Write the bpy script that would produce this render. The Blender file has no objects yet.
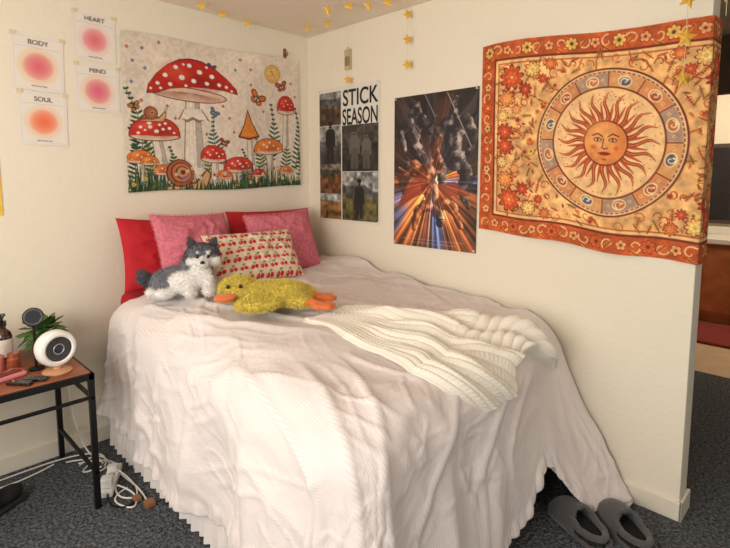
import bpy, bmesh, math, random
import numpy as np
from mathutils import Vector, Matrix, Euler
random.seed(7); rng=np.random.RandomState(11)
SC=bpy.context.scene
try:
    SC.view_settings.view_transform='Standard'
except Exception: pass
col=bpy.context.collection
def s2l(c):
    c=np.asarray(c,dtype=float)/255.0
    return np.where(c<=0.04045,c/12.92,((c+0.055)/1.055)**2.4)
# ---------------- materials
def mat(name,rgb,rough=.8,metal=0,bump=0,bscale=100,var=0,vscale=20,sheen=0,bdist=.002,coat=0):
    m=bpy.data.materials.new(name);m.use_nodes=True
    nt=m.node_tree;b=nt.nodes['Principled BSDF'];c=s2l(rgb)
    b.inputs['Base Color'].default_value=(*c,1);b.inputs['Roughness'].default_value=rough;b.inputs['Metallic'].default_value=metal
    if sheen: b.inputs['Sheen Weight'].default_value=sheen
    if coat: b.inputs['Coat Weight'].default_value=coat
    tc=nt.nodes.new('ShaderNodeTexCoord')
    if var:
        n=nt.nodes.new('ShaderNodeTexNoise');n.inputs['Scale'].default_value=vscale;n.inputs['Detail'].default_value=4
        nt.links.new(tc.outputs['Object'],n.inputs['Vector'])
        r=nt.nodes.new('ShaderNodeValToRGB');r.color_ramp.elements[0].position=.32;r.color_ramp.elements[1].position=.68
        r.color_ramp.elements[0].color=(*(c*(1-var)),1);r.color_ramp.elements[1].color=(*np.clip(c*(1+var),0,1),1)
        nt.links.new(n.outputs['Fac'],r.inputs['Fac']);nt.links.new(r.outputs['Color'],b.inputs['Base Color'])
    if bump:
        n=nt.nodes.new('ShaderNodeTexNoise');n.inputs['Scale'].default_value=bscale;n.inputs['Detail'].default_value=3
        nt.links.new(tc.outputs['Object'],n.inputs['Vector'])
        bp=nt.nodes.new('ShaderNodeBump');bp.inputs['Strength'].default_value=bump;bp.inputs['Distance'].default_value=bdist
        nt.links.new(n.outputs['Fac'],bp.inputs['Height']);nt.links.new(bp.outputs['Normal'],b.inputs['Normal'])
    return m
def attr_mat(name,rough=.85,bump=.15,bscale=400,sheen=0):
    m=mat(name,(200,200,200),rough,bump=bump,bscale=bscale,sheen=sheen)
    nt=m.node_tree;a=nt.nodes.new('ShaderNodeVertexColor');a.layer_name='Col'
    nt.links.new(a.outputs['Color'],nt.nodes['Principled BSDF'].inputs['Base Color']);return m
# ---------------- mesh helpers
def link(o,parent=None):
    col.objects.link(o)
    if parent is not None:o.parent=parent
    return o
def group(name,loc=(0,0,0),rz=0):
    e=bpy.data.objects.new(name,None);e.empty_display_size=.05;e.location=loc;e.rotation_euler=(0,0,rz);return link(e)
def mesh_obj(name,verts,faces,m=None,parent=None,smooth=True,loc=(0,0,0),rot=(0,0,0)):
    me=bpy.data.meshes.new(name);me.from_pydata([tuple(v) for v in verts],[],faces);me.update()
    if smooth: me.polygons.foreach_set('use_smooth',[True]*len(me.polygons))
    if m: me.materials.append(m)
    o=bpy.data.objects.new(name,me);o.location=loc;o.rotation_euler=rot
    return link(o,parent)
def bm_obj(name,bm,m=None,parent=None,smooth=False,loc=(0,0,0),rot=(0,0,0)):
    me=bpy.data.meshes.new(name);bm.to_mesh(me);bm.free()
    if smooth: me.polygons.foreach_set('use_smooth',[True]*len(me.polygons))
    if m: me.materials.append(m)
    o=bpy.data.objects.new(name,me);o.location=loc;o.rotation_euler=rot
    return link(o,parent)
def boxes(name,lst,m,parent=None,bev=.003,loc=(0,0,0),rot=(0,0,0),seg=2):
    bm=bmesh.new()
    for (x0,y0,z0,x1,y1,z1) in lst:
        r=bmesh.ops.create_cube(bm,size=1,matrix=Matrix.Translation(((x0+x1)/2,(y0+y1)/2,(z0+z1)/2))@Matrix.Diagonal((abs(x1-x0),abs(y1-y0),abs(z1-z0),1)))
    if bev: bmesh.ops.bevel(bm,geom=bm.edges[:],offset=bev,segments=seg,profile=.5,affect='EDGES')
    return bm_obj(name,bm,m,parent,False,loc,rot)
def lathe(name,prof,m,parent=None,n=32,loc=(0,0,0),rot=(0,0,0)):
    V=[];F=[]
    for r,z in prof:
        for i in range(n):
            a=2*math.pi*i/n;V.append((r*math.cos(a),r*math.sin(a),z))
    for j in range(len(prof)-1):
        for i in range(n):
            F.append((j*n+i,j*n+(i+1)%n,(j+1)*n+(i+1)%n,(j+1)*n+i))
    o=mesh_obj(name,V,F,m,parent,True,loc,rot)
    o.data.set_sharp_from_angle(angle=math.radians(40)) if hasattr(o.data,'set_sharp_from_angle') else None
    return o
def tube(name,pts,r,m,parent=None,cyc=False):
    c=bpy.data.curves.new(name,'CURVE');c.dimensions='3D';c.bevel_depth=r;c.bevel_resolution=2;c.resolution_u=8
    s=c.splines.new('NURBS');s.points.add(len(pts)-1)
    for p,q in zip(s.points,pts):p.co=(*q,1)
    s.order_u=3;s.use_endpoint_u=True;s.use_cyclic_u=cyc
    c.materials.append(m);return link(bpy.data.objects.new(name,c),parent)
def blob(name,ells,m,parent=None,vox=.008,sm=8):
    bm=bmesh.new()
    for c,r,*q in ells:
        M=Matrix.Translation(c)@(Euler(q[0]).to_matrix().to_4x4() if q else Matrix())@Matrix.Diagonal((*r,1))
        bmesh.ops.create_icosphere(bm,subdivisions=3,radius=1,matrix=M)
    o=bm_obj(name,bm,m,parent,True)
    rm=o.modifiers.new('r','REMESH');rm.mode='VOXEL';rm.voxel_size=vox;rm.use_smooth_shade=True
    s=o.modifiers.new('s','SMOOTH');s.iterations=sm;s.factor=.6
    dg=bpy.context.evaluated_depsgraph_get();me=bpy.data.meshes.new_from_object(o.evaluated_get(dg))
    o.modifiers.clear();o.data=me
    me.polygons.foreach_set('use_smooth',[True]*len(me.polygons))
    return o
def fur(o,n,ln,m,w=.0016,parent=None,down=0):
    me=o.data;nf=len(me.polygons)
    ar=np.zeros(nf);me.polygons.foreach_get('area',ar)
    ce=np.zeros(nf*3);me.polygons.foreach_get('center',ce);ce=ce.reshape(-1,3)
    no=np.zeros(nf*3);me.polygons.foreach_get('normal',no);no=no.reshape(-1,3)
    idx=rng.choice(nf,n,p=ar/ar.sum());P=ce[idx]+rng.uniform(-.004,.004,(n,3));N=no[idx]
    D=N+rng.normal(0,.45,(n,3));D[:,2]-=down;D/=np.linalg.norm(D,axis=1)[:,None]
    T=np.cross(D,rng.normal(0,1,(n,3)));T/=np.linalg.norm(T,axis=1)[:,None]
    L=ln*rng.uniform(.6,1.2,(n,1));P=P-N*.002
    V=np.stack([P-T*w,P+T*w,P+D*L],1).reshape(-1,3)
    F=[(3*i,3*i+1,3*i+2) for i in range(n)]
    return mesh_obj(o.name+'_fur',V,F,m,parent if parent is not None else o.parent,False)
def text(name,s,size,loc,rot,m,parent=None,sx=1,sy=1,align='CENTER'):
    c=bpy.data.curves.new(name,'FONT');c.body=s;c.size=size;c.align_x=align;c.extrude=.0004
    c.materials.append(m);o=bpy.data.objects.new(name,c);o.location=loc;o.rotation_euler=rot;o.scale=(sx,sy,1);return link(o,parent)
# ---------------- noise
TB=rng.uniform(-1,1,(256,256))
def vn(x,y,seed=0):
    x=np.asarray(x,float)+seed*17.31;y=np.asarray(y,float)+seed*9.77
    xi=np.floor(x).astype(int);yi=np.floor(y).astype(int);fx=x-xi;fy=y-yi
    fx=fx*fx*fx*(fx*(fx*6-15)+10);fy=fy*fy*fy*(fy*(fy*6-15)+10)
    g=lambda i,j:TB[i%256,j%256]
    return (g(xi,yi)*(1-fx)+g(xi+1,yi)*fx)*(1-fy)+(g(xi,yi+1)*(1-fx)+g(xi+1,yi+1)*fx)*fy
def ss(e0,e1,x):
    t=np.clip((x-e0)/(e1-e0),0,1);return t*t*(3-2*t)
def fbm(x,y,seed=0,o=3):
    return sum(vn(x*2**k,y*2**k,seed+k)*.5**k for k in range(o))
# ---------------- painted canvas (stored as mesh colour attribute)
class Canvas:
    def __init__(s,W,H,res,bg):
        s.W,s.H,s.res=W,H,res;s.nx=int(round(W/res))+1;s.ny=int(round(H/res))+1
        s.X,s.Y=np.meshgrid(np.linspace(0,W,s.nx),np.linspace(0,H,s.ny))
        s.C=np.ones((s.ny,s.nx,3))*np.array(bg,float)
    def sl(s,x0,y0,x1,y1):
        i0=max(0,int(x0/s.res)-1);i1=min(s.nx,int(x1/s.res)+3);j0=max(0,int(y0/s.res)-1);j1=min(s.ny,int(y1/s.res)+3)
        if i1<=i0 or j1<=j0:return None
        return (slice(j0,j1),slice(i0,i1))
    def mix(s,k,m,c):
        m=m[...,None];s.C[k]=s.C[k]*(1-m)+np.array(c,float)*m
    def ell(s,cx,cy,rx,ry,c,rot=0,al=1,soft=None,ring=None):
        R=max(rx,ry)*1.05+.006;k=s.sl(cx-R,cy-R,cx+R,cy+R)
        if k is None:return
        X=s.X[k]-cx;Y=s.Y[k]-cy;cr,sr=math.cos(rot),math.sin(rot)
        u=(X*cr+Y*sr)/rx;v=(-X*sr+Y*cr)/ry;d=np.sqrt(u*u+v*v);aa=s.res/min(rx,ry)
        if soft: m=np.clip(1-d,0,1)**soft
        else: m=np.clip((1-d)/aa+.5,0,1)
        if ring: m=m*np.clip((d-(1-ring))/aa+.5,0,1)
        s.mix(k,m*al,c)
    def poly(s,P,c,al=1):
        P=np.array(P,float);k=s.sl(P[:,0].min(),P[:,1].min(),P[:,0].max(),P[:,1].max())
        if k is None:return
        acc=0
        for ox,oy in((-.25,-.25),(.25,.25),(.25,-.25),(-.25,.25)):
            X=s.X[k]+ox*s.res;Y=s.Y[k]+oy*s.res;ins=np.zeros(X.shape,bool);n=len(P)
            for i in range(n):
                x1,y1=P[i];x2,y2=P[(i+1)%n]
                if y1==y2:continue
                cnd=((y1>Y)!=(y2>Y))&(X<(x2-x1)*(Y-y1)/(y2-y1)+x1);ins^=cnd
            acc=acc+ins/4.
        s.mix(k,acc*al,c)
    def line(s,P,w,c,al=1,w2=None):
        n=len(P)-1
        for i in range(n):
            (x1,y1),(x2,y2)=P[i],P[i+1];ww=w if w2 is None else w+(w2-w)*(i+.5)/n
            k=s.sl(min(x1,x2)-ww,min(y1,y2)-ww,max(x1,x2)+ww,max(y1,y2)+ww)
            if k is None:continue
            X=s.X[k]-x1;Y=s.Y[k]-y1;dx,dy=x2-x1,y2-y1;L=dx*dx+dy*dy+1e-12
            t=np.clip((X*dx+Y*dy)/L,0,1);d=np.hypot(X-t*dx,Y-t*dy)
            s.mix(k,np.clip((ww/2-d)/s.res+.5,0,1)*al,c)
    def flower(s,cx,cy,r,n,c,cc,rot=0,dark=None):
        k=s.sl(cx-r-.005,cy-r-.005,cx+r+.005,cy+r+.005)
        if k is None:return
        X=s.X[k]-cx;Y=s.Y[k]-cy;d=np.hypot(X,Y);t=np.arctan2(Y,X)+rot
        R=r*(.62+.38*np.abs(np.cos(n*t/2)))
        if dark is not None: s.mix(k,np.clip((R-d)/s.res+.5,0,1),dark)
        R2=R*.86
        s.mix(k,np.clip((R2-d)/s.res+.5,0,1),c)
        s.mix(k,np.clip(1-d/(r*.6),0,1)*.6,np.array(c,float)*.65)
        s.ell(cx,cy,r*.24,r*.24,cc)
    def grain(s,sc,amp,seed=0):
        n=fbm(s.X*sc,s.Y*sc,seed);s.C*=(1+amp*n)[...,None]
    def mesh(s,name,fn,m,parent=None):
        V=np.stack(fn(s.X,s.Y),-1).reshape(-1,3);nx,ny=s.nx,s.ny
        j,i=np.meshgrid(np.arange(ny-1),np.arange(nx-1),indexing='ij');a=(j*nx+i).ravel()
        Q=np.stack([a,a+nx,a+nx+1,a+1],1)
        me=bpy.data.meshes.new(name);me.vertices.add(len(V));me.vertices.foreach_set('co',V.ravel())
        me.loops.add(Q.size);me.loops.foreach_set('vertex_index',Q.ravel().astype(np.int32))
        me.polygons.add(len(Q));me.polygons.foreach_set('loop_start',np.arange(0,Q.size,4,dtype=np.int32))
        me.update(calc_edges=True);me.validate()
        me.polygons.foreach_set('use_smooth',[True]*len(me.polygons))
        at=me.color_attributes.new('Col','FLOAT_COLOR','POINT')
        L=s2l(np.clip(s.C,0,255)).reshape(-1,3);A=np.concatenate([L,np.ones((len(L),1))],1)
        at.data.foreach_set('color',A.ravel().astype(np.float32))
        me.materials.append(m);o=bpy.data.objects.new(name,me);return link(o,parent)
M_art=attr_mat('printed_paper',.55,0);M_cloth=attr_mat('printed_cloth',.9,.3,500)
M_pin=mat('clear_pushpin',(225,222,214),.3)
def pins(g,pts,axis):
    bm=bmesh.new()
    for p in pts:
        if axis=='y':p=(p[0],-.0083,p[2])
        else:p=(-.0083,p[1],p[2])
        R_=Matrix.Rotation(math.radians(90),4,'X') if axis=='y' else Matrix.Rotation(math.radians(-90),4,'Y')
        bmesh.ops.create_cone(bm,cap_ends=True,segments=12,radius1=.006,radius2=.004,depth=.017,matrix=Matrix.Translation(p)@R_)
    bm_obj('pushpins',bm,M_pin,g)

# ================= ROOM =================
H=2.44
M_wall=mat('cream_wall_paint',(236,227,208),.85,bump=.4,bscale=50,bdist=.005)
M_ceil=mat('ceiling_paint',(240,227,209),.9,bump=.3,bscale=70,bdist=.003)
M_trim=mat('trim_paint',(232,224,208),.5)
def carpet():
    m=bpy.data.materials.new('charcoal_carpet');m.use_nodes=True;nt=m.node_tree;b=nt.nodes['Principled BSDF'];b.inputs['Roughness'].default_value=1
    tc=nt.nodes.new('ShaderNodeTexCoord');v=nt.nodes.new('ShaderNodeTexVoronoi');v.inputs['Scale'].default_value=70
    n=nt.nodes.new('ShaderNodeTexNoise');n.inputs['Scale'].default_value=70;n.inputs['Detail'].default_value=5;n.inputs['Roughness'].default_value=.8
    r=nt.nodes.new('ShaderNodeValToRGB');r.color_ramp.elements[0].position=.40;r.color_ramp.elements[0].color=(*s2l((26,28,32)),1)
    r.color_ramp.elements[1].position=.64;r.color_ramp.elements[1].color=(*s2l((116,120,126)),1)
    bp=nt.nodes.new('ShaderNodeBump');bp.inputs['Strength'].default_value=.9;bp.inputs['Distance'].default_value=.01
    nt.links.new(tc.outputs['Object'],v.inputs['Vector']);nt.links.new(tc.outputs['Object'],n.inputs['Vector'])
    nt.links.new(n.outputs['Fac'],r.inputs['Fac']);nt.links.new(r.outputs['Color'],b.inputs['Base Color'])
    nt.links.new(v.outputs['Distance'],bp.inputs['Height']);nt.links.new(bp.outputs['Normal'],b.inputs['Normal']);return m
M_carpet=carpet()
YE=-2.45
boxes('floor',[(-3.5,-4.4,-.1,2.0,.1,0)],M_carpet,bev=0)
boxes('ceiling',[(-3.5,-4.4,H,4.2,.1,H+.1)],M_ceil,bev=0)
boxes('wall_left',[(-3.5,0,0,.12,.12,H)],M_wall,bev=0)
boxes('wall_right',[(0,YE,0,.12,0,H)],M_wall,bev=.004)
# window wall out of frame
boxes('wall_window',[(-3.5,-4.4,0,-3.4,0,.85),(-3.5,-4.4,2.2,-3.4,0,H),(-3.5,-4.4,.85,-3.4,-3.0,2.2),(-3.5,-.9,.85,-3.4,0,2.2)],M_wall,bev=0)
boxes('window_1',[(-3.48,-3.0,.85,-3.4,-2.95,2.2),(-3.48,-.95,.85,-3.4,-.9,2.2),(-3.48,-3.0,.85,-3.4,-.9,.9),(-3.48,-3.0,2.15,-3.4,-.9,2.2),(-3.47,-1.975,.9,-3.42,-1.925,2.15)],M_trim,bev=.003)
boxes('wall_right_return',[(0,-4.4,0,.12,-3.4,H)],M_wall,bev=0)
# hallway + bathroom seen past the wall end
M_dark=mat('shaded_hall_paint',(120,102,88),.9)  # dark tone puts the hall's shade into the wall colour
boxes('wall_hall_near',[(.12,-3.52,0,4.2,-3.4,H)],M_dark,bev=0)  # unseen hall side walls, near and far, added to keep world light out
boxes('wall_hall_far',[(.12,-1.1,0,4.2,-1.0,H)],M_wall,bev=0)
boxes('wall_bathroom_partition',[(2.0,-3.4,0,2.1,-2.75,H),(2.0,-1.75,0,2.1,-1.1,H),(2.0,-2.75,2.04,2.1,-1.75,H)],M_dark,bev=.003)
boxes('wall_bathroom',[(4.1,-3.4,0,4.2,-1.1,H)],M_wall,bev=0)
M_tile=mat('beige_tile',(206,180,148),.5,var=.1,vscale=6)
boxes('floor_bathroom',[(2.0,-3.4,-.1,4.2,-1.1,.002)],M_tile,bev=0)
boxes('bath_rug',[(2.75,-2.7,.003,3.45,-1.6,.03)],mat('red_rug_fibre',(140,56,52),1,bump=.6,bscale=200),bev=.01)
g=group('bathroom_vanity',(3.55,-2.1,0));M_vw=mat('cherry_cabinet_wood',(176,104,60),.45,var=.2,vscale=8)
boxes('cabinet',[(0,-.8,.08,.54,.8,.80),(-.02,-.78,.12,0,-.02,.76),(-.02,.02,.12,0,.78,.76),(.05,-.8,0.004,.54,.8,.08)],M_vw,g,.004)
boxes('countertop',[(-.04,-.82,.80,.54,.82,.85),(.51,-.82,.85,.54,.82,.93)],mat('white_laminate',(236,232,224),.3),g,.006)
lathe('faucet',[(0,0),(.025,0),(.02,.02),(.012,.03),(.012,.16),(0,.16)],mat('chrome',(200,200,205),.15,1),g,16,(.4,0,.85))
g=group('bathroom_mirror',(4.07,-2.1,1.38))
boxes('frame',[(0,-.7,-.42,.03,.7,.42)],mat('mirror_frame_dark',(80,68,60),.4),g,.004)
boxes('glass',[(-.004,-.66,-.38,0,.66,.38)],mat('mirror_glass',(112,116,128),.12,.9),g,.001)
# baseboards
def base(name,x0,y0,x1,y1):
    boxes(name,[(x0,y0,0,x1,y1,.085)],M_trim,bev=.004)
base('baseboard_left',-3.4,-.014,0,0);base('baseboard_right',-.014,YE-.014,0,0);base('baseboard_end',-.014,YE-.014,.134,YE)

# ================= SMALL WALL PRINTS (left wall) =================
M_txt=mat('grey_ink',(120,96,90),.8);M_tape=mat('masking_tape',(222,205,170),.7)
def aura(name,x0,x1,z0,z1,title,c1,c2,tilt=0):
    W,Hh=x1-x0,z1-z0;g=group(name,(x0,-.003,z1));g.rotation_euler=(0,tilt,0)
    c=Canvas(W,Hh,.0025,(234,226,216))
    c.line([(W*.07,Hh*.22),(W*.93,Hh*.22)],.0022,(170,160,160),.5)
    for p in([(.05,.04),(.95,.04)],[(.05,.96),(.95,.96)],[(.05,.04),(.05,.96)],[(.95,.04),(.95,.96)]):
        c.line([(W*a,Hh*b) for a,b in p],.002,(205,195,192),.6)
    cx,cy=W*.5,Hh*.56
    c.ell(cx,cy,W*.42,W*.42,c2,soft=.55,al=.95);c.ell(cx,cy,W*.30,W*.30,c1,soft=.5,al=1)
    c.mesh('print',lambda X,Y:(X,-.0+0*X-.004*np.clip(Y/Hh-.75,0,1)**2*8,-Y),M_art,g)
    text('title',title,.032,(W/2,-.003,-Hh*.17),(math.pi/2,0,0),M_txt,g)
    text('caption','feel it in your '+title.lower(),.0085,(W/2,-.003,-Hh*.93),(math.pi/2,0,0),M_txt,g)
    for tx in(.03,.97):boxes('tape',[(W*tx-.012,-.0025,-.012,W*tx+.012,.0032,.006)],M_tape,g,0)
aura('body_aura_poster',-1.785,-1.565,1.875,2.135,'BODY',(224,100,125),(240,185,130),.03)
aura('heart_aura_poster',-1.515,-1.312,2.055,2.295,'HEART',(228,110,120),(240,185,180),.02)
aura('mind_aura_poster',-1.520,-1.305,1.795,2.035,'MIND',(222,100,130),(242,185,150),.01)
aura('soul_aura_poster',-1.772,-1.565,1.612,1.865,'SOUL',(240,110,75),(245,185,140),.02)
c=Canvas(.36,.42,.004,(236,196,74));c.grain(12,.1);c.flower(.3,.2,.07,8,(250,230,150),(190,110,40))
c.ell(.1,.25,.06,.06,(210,140,50))
g=group('yellow_print')
c.mesh('print',lambda X,Y:(X-2.225,-.004+0*X,1.69-Y),M_art,g)
pins(g,[(-2.2,-.004,1.68),(-1.875,-.004,1.68)],'y')

# ================= MUSHROOM TAPESTRY =================
W,Hh=1.2,.87
c=Canvas(W,Hh,.0026,(238,222,204));c.grain(4,.04)
def R(x,y):
    s=(x-122.5)/175.5;u=s/(1.31-.31*s);yt=32+30*s;yb=196-9*s;return (u*W,(y-yt)/(yb-yt)*Hh)
def RP(L):return [R(*p) for p in L]
px=.0055
def cap(x,y,w,h,colr,dots=6,under=(240,215,190)):
    X,Y=R(x,y);k=px*(1+.0018*(x-122));w*=k;h*=k
    c.ell(X,Y,w*1.03,h*.30,(110,50,36));c.ell(X,Y,w*.96,h*.25,under)
    for t in np.linspace(-.9,.9,max(7,int(w/.008))):c.line([(X+t*w*.3,Y-h*.1),(X+t*w*.95,Y+h*.22*math.sqrt(1-t*t))],.0022,(180,130,104),.7)
    P=[(X-w,Y)]
    for i in range(25):
        a=math.pi*(1-i/24);P.append((X+w*math.cos(a),Y-h*math.sin(a)**.8))
    P+=[(X+w*.5,Y-h*.02),(X,Y+h*.03),(X-w*.5,Y-h*.02)]
    c.poly([(X+(q[0]-X)*1.04,Y+(q[1]-Y)*1.04) for q in P],(110,40,26))
    c.poly(P,colr)
    c.ell(X+w*.3,Y-h*.25,w*.6,h*.5,tuple(np.array(colr)*.7),soft=1,al=.6)
    c.ell(X-w*.35,Y-h*.55,w*.5,h*.4,tuple(np.minimum(255,np.array(colr)*1.25+30)),soft=1,al=.7)
    for i in range(dots):
        a=-.8+1.6*(i+.5)/dots+rng.uniform(-.06,.06);b=(.2+.62*((i*.618)%1))*math.sqrt(1-a*a)
        r=rng.uniform(.06,.1)*w*(1-.3*abs(a));c.ell(X+a*w,Y-b*h*.95,r,r*.75,(250,240,230))
def stem(x0,y0,x1,y1,w0,w1,cl=(244,232,214)):
    a,b=R(x0,y0),R(x1,y1);w0*=px*1.2;w1*=px*1.2
    c.poly([(a[0]-w0-.003,a[1]),(a[0]+w0+.003,a[1]),(b[0]+w1+.003,b[1]),(b[0]-w1-.003,b[1])],(120,96,80))
    c.poly([(a[0]-w0,a[1]),(a[0]+w0,a[1]),(b[0]+w1,b[1]),(b[0]-w1,b[1])],tuple(np.array(cl)*.78))
    c.poly([(a[0]-w0*.9,a[1]),(a[0]+w0*.3,a[1]),(b[0]+w1*.2,b[1]),(b[0]-w1*.9,b[1])],cl)
    for t in(-.5,0,.4):c.line([(a[0]+t*w0,a[1]),(b[0]+t*w1,b[1])],.0018,(170,140,115),.6)
def fern(x0,y0,x1,y1,cl=(58,96,60),n=12,ll=9,bend=.1):
    a=np.array(R(x0,y0));b=np.array(R(x1,y1));d=b-a;L=np.linalg.norm(d);d/=L;nn=np.array([-d[1],d[0]])
    pts=[a+(b-a)*t+nn*bend*L*math.sin(t*3.14) for t in np.linspace(0,1,n+1)]
    c.line([tuple(p) for p in pts],.004,cl)
    for i in range(1,n+1):
        t=i/n;l=ll*px*(math.sin(min(1,t*1.15+.12)*3.0)*.9+.12)
        for sg in(-1,1):
            q=pts[i]+nn*sg*l+d*l*.5;mid=(pts[i]+q)/2
            c.ell(mid[0],mid[1],np.linalg.norm(q-pts[i])/2,.0065,tuple(np.array(cl)*rng.uniform(.8,1.15)),rot=math.atan2(*(q-pts[i])[::-1]))
for a_ in((136,172,125,90,(50,88,56),16,12),(265,172,270,106,(44,84,66),14,10),(291,174,294,110,(40,72,50),14,8),
 (222,168,212,118,(60,104,96),12,9,-.1),(258,172,253,136,(70,110,50),10,8),(148,182,138,138,(64,96,48),11,9),
 (128,190,127,130,(36,66,48),14,9),(280,178,284,140,(60,96,58),10,8),(205,184,200,148,(70,110,70),9,7),(170,184,167,150,(56,90,64),9,7),(244,180,240,150,(44,80,60),9,7),(295,180,296,150,(60,90,50),8,6)): fern(*a_)
X,Y=R(272,75);c.ell(X,Y,.066,.060,(200,140,70));c.ell(X,Y,.062,.056,(232,182,100));c.ell(X-.01,Y-.008,.05,.046,(244,208,130),soft=.5);
for i in range(14):
    a=rng.uniform(0,6.3);r=rng.uniform(0,.045);c.ell(X+r*math.cos(a),Y+r*math.sin(a),.007,.006,(204,140,70),al=.6)
def fly(x,y,r,cl,rot):
    X,Y=R(x,y);r*=px
    for sg in(-1,1):
        for (dx,dy,rr) in((.7,-.45,.62),(.5,.4,.45)):
            ax=sg*dx*r;ay=dy*r;cc,sn=math.cos(rot),math.sin(rot)
            c.ell(X+ax*cc-ay*sn,Y+ax*sn+ay*cc,rr*r,rr*r*.7,(60,30,20),rot=rot+sg*-.5)
            c.ell(X+ax*cc-ay*sn,Y+ax*sn+ay*cc,rr*r*.78,rr*r*.5,cl,rot=rot+sg*-.5)
    c.ell(X,Y,.1*r,.55*r,(40,25,20),rot=rot)
fly(256,99,9,(226,110,40),.5);fly(281,88,7,(200,90,60),-.3);fly(222,143,5,(170,60,50),.3);fly(213,113,5,(90,130,170),.6);fly(212,68,4.5,(60,90,150),.2);fly(133,108,5,(200,120,60),-.4)
for x,y in((133,62),(143,50),(160,45),(235,70),(250,85),(131,83),(140,102),(228,118),(232,132),(290,85),(205,135),(205,148),(145,70),(240,60),(262,112),(166,108),(174,120),(222,106),(294,98),(128,48),(250,70)):
    X,Y=R(x,y);c.flower(X,Y,.012,4,(80,110,160) if x%2 else (190,80,60),(230,200,120))
# large mushroom
stem(192,98,192,170,6,10);c.poly(RP([(183,110),(201,110),(209,122),(204,120),(198,124),(192,121),(186,124),(180,120),(176,122)]),(150,120,100));c.poly(RP([(184,110),(200,110),(206,120),(198,121),(192,118),(186,121),(179,120)]),(240,228,212))
X,Y=R(190,96);c.ell(X,Y,.24,.042,(120,60,44));c.ell(X,Y,.232,.036,(232,200,176))
for t in np.linspace(-1,1,41):c.line([(X+t*.05,Y-.01),(X+t*.225,Y+.03*math.sqrt(max(0,1-t*t)))],.0025,(170,116,96),.7)
big=[(146,94),(148,86),(156,76),(168,67),(180,62),(190,61),(202,63),(214,69),(226,79),(235,89),(236,94),(222,90),(205,88),(190,88),(170,90),(157,94)]
c.poly(RP([(190+(x-190)*1.02,80+(y-80)*1.06) for x,y in big]),(96,26,20));c.poly(RP(big),(198,40,30))
X,Y=R(206,84);c.ell(X,Y,.14,.06,(140,20,20),soft=1,al=.7)
X,Y=R(176,74);c.ell(X,Y,.12,.07,(240,96,66),soft=1,al=.8)
for x,y,r in((157,85,2.2),(165,77,2.6),(170,86,2.3),(176,69,2.6),(182,79,3.2),(190,67,2.6),(194,82,2.8),(200,73,3),(207,84,2.5),(212,77,2.8),(219,85,2.4),(226,87,2),(186,87,1.8),(160,90,1.6),(184,66,1.6),(207,68,1.6),(150,90,1.4),(231,91,1.4)):
    X,Y=R(x,y);c.ell(X,Y,r*px*1.1,r*px*.9,(180,140,120));c.ell(X,Y,r*px,r*px*.8,(250,240,232))
stem(153,135,160,174,4,5);cap(153,138,25,18,(206,58,42),11);stem(136,162,138,184,2.4,3.4);cap(136,163,13,10,(226,120,46),4)
stem(247,131,249,166,2.6,3.6);cap(247,137,11,6,(214,116,44),0);P=RP([(236,137),(242,124),(246,109),(251,124),(258,137),(247,140)]);c.poly(P,(110,50,26));c.poly(RP([(238,136),(243,124),(246,112),(250,124),(256,136),(247,138)]),(232,140,56))
stem(268,150,268,180,3.4,4.4);cap(267,152,17,12,(230,124,54),6);stem(212,158,212,182,3,4);cap(211,160,13,13,(208,54,40),7)
stem(236,168,237,188,3,4);cap(236,170,16,12,(212,60,42),8);stem(285,112,284,148,2.6,3.4);cap(285,112,10,14,(204,50,40),7)
for i in range(520):
    x=rng.uniform(.0,W);h=rng.uniform(.03,.15)*(1+.4*math.sin(x*9));b=rng.uniform(-.03,.03)
    cl=[(44,74,42),(76,108,58),(32,52,38),(110,130,70),(52,82,72)][rng.randint(5)]
    c.poly([(x-.005,Hh),(x+.005,Hh),(x+b,Hh-h)],cl,.95)
cap(222,178,8,7,(222,110,50),3);cap(160,176,10,8,(218,110,54),4);cap(146,166,9,7,(222,130,60),3);cap(256,176,8,6,(190,60,44),3);cap(284,174,8,6,(226,130,60),3)
def snail(x,y,r,sg):
    X,Y=R(x,y);r*=px
    c.poly([(X-sg*r*1.1,Y+r*.9),(X+sg*r*1.0,Y+r*.6),(X+sg*r*1.5,Y+r*.1),(X+sg*r*1.9,Y-.3*r),(X+sg*r*2.25,Y-.1*r),(X+sg*r*2.2,Y+r*.3),(X+sg*r*1.8,Y+r*1.15),(X-sg*r*1.8,Y+r*1.2)],(110,70,44))
    c.poly([(X-sg*r*1.1,Y+r*.95),(X+sg*r*1.1,Y+r*.7),(X+sg*r*1.6,Y+r*.2),(X+sg*r*1.9,Y-.2*r),(X+sg*r*2.15,Y-.05*r),(X+sg*r*2.1,Y+r*.25),(X+sg*r*1.75,Y+r*1.05),(X-sg*r*1.6,Y+r*1.1)],(214,170,120))
    for q in(2.35,2.0):c.line([(X+sg*r*2.0,Y-.1*r),(X+sg*r*q,Y-.8*r)],.0035,(120,80,50))
    for k,(q,cl) in enumerate(((1,(90,46,30)),(.93,(176,100,64)),(.74,(96,50,32)),(.67,(196,122,80)),(.46,(96,50,32)),(.38,(214,150,104)),(.17,(100,50,34)))):
        c.ell(X+sg*k*.03*r,Y-k*.01*r,r*q,r*q*.93,cl)
    for a in np.linspace(0,6.28,14):c.line([(X+r*.75*math.cos(a),Y+r*.7*math.sin(a)),(X+r*.95*math.cos(a+.15),Y+r*.88*math.sin(a+.15))],.002,(110,60,36),.7)
snail(177,176,16,1);snail(149,115,7.5,1)
for i in range(46):
    x=rng.uniform(0,W);y=Hh-rng.uniform(.02,.13);c.flower(x,y,rng.uniform(.009,.016),5,[(230,200,90),(120,130,180),(210,90,60),(240,235,220)][rng.randint(4)],(150,80,40))
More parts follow.
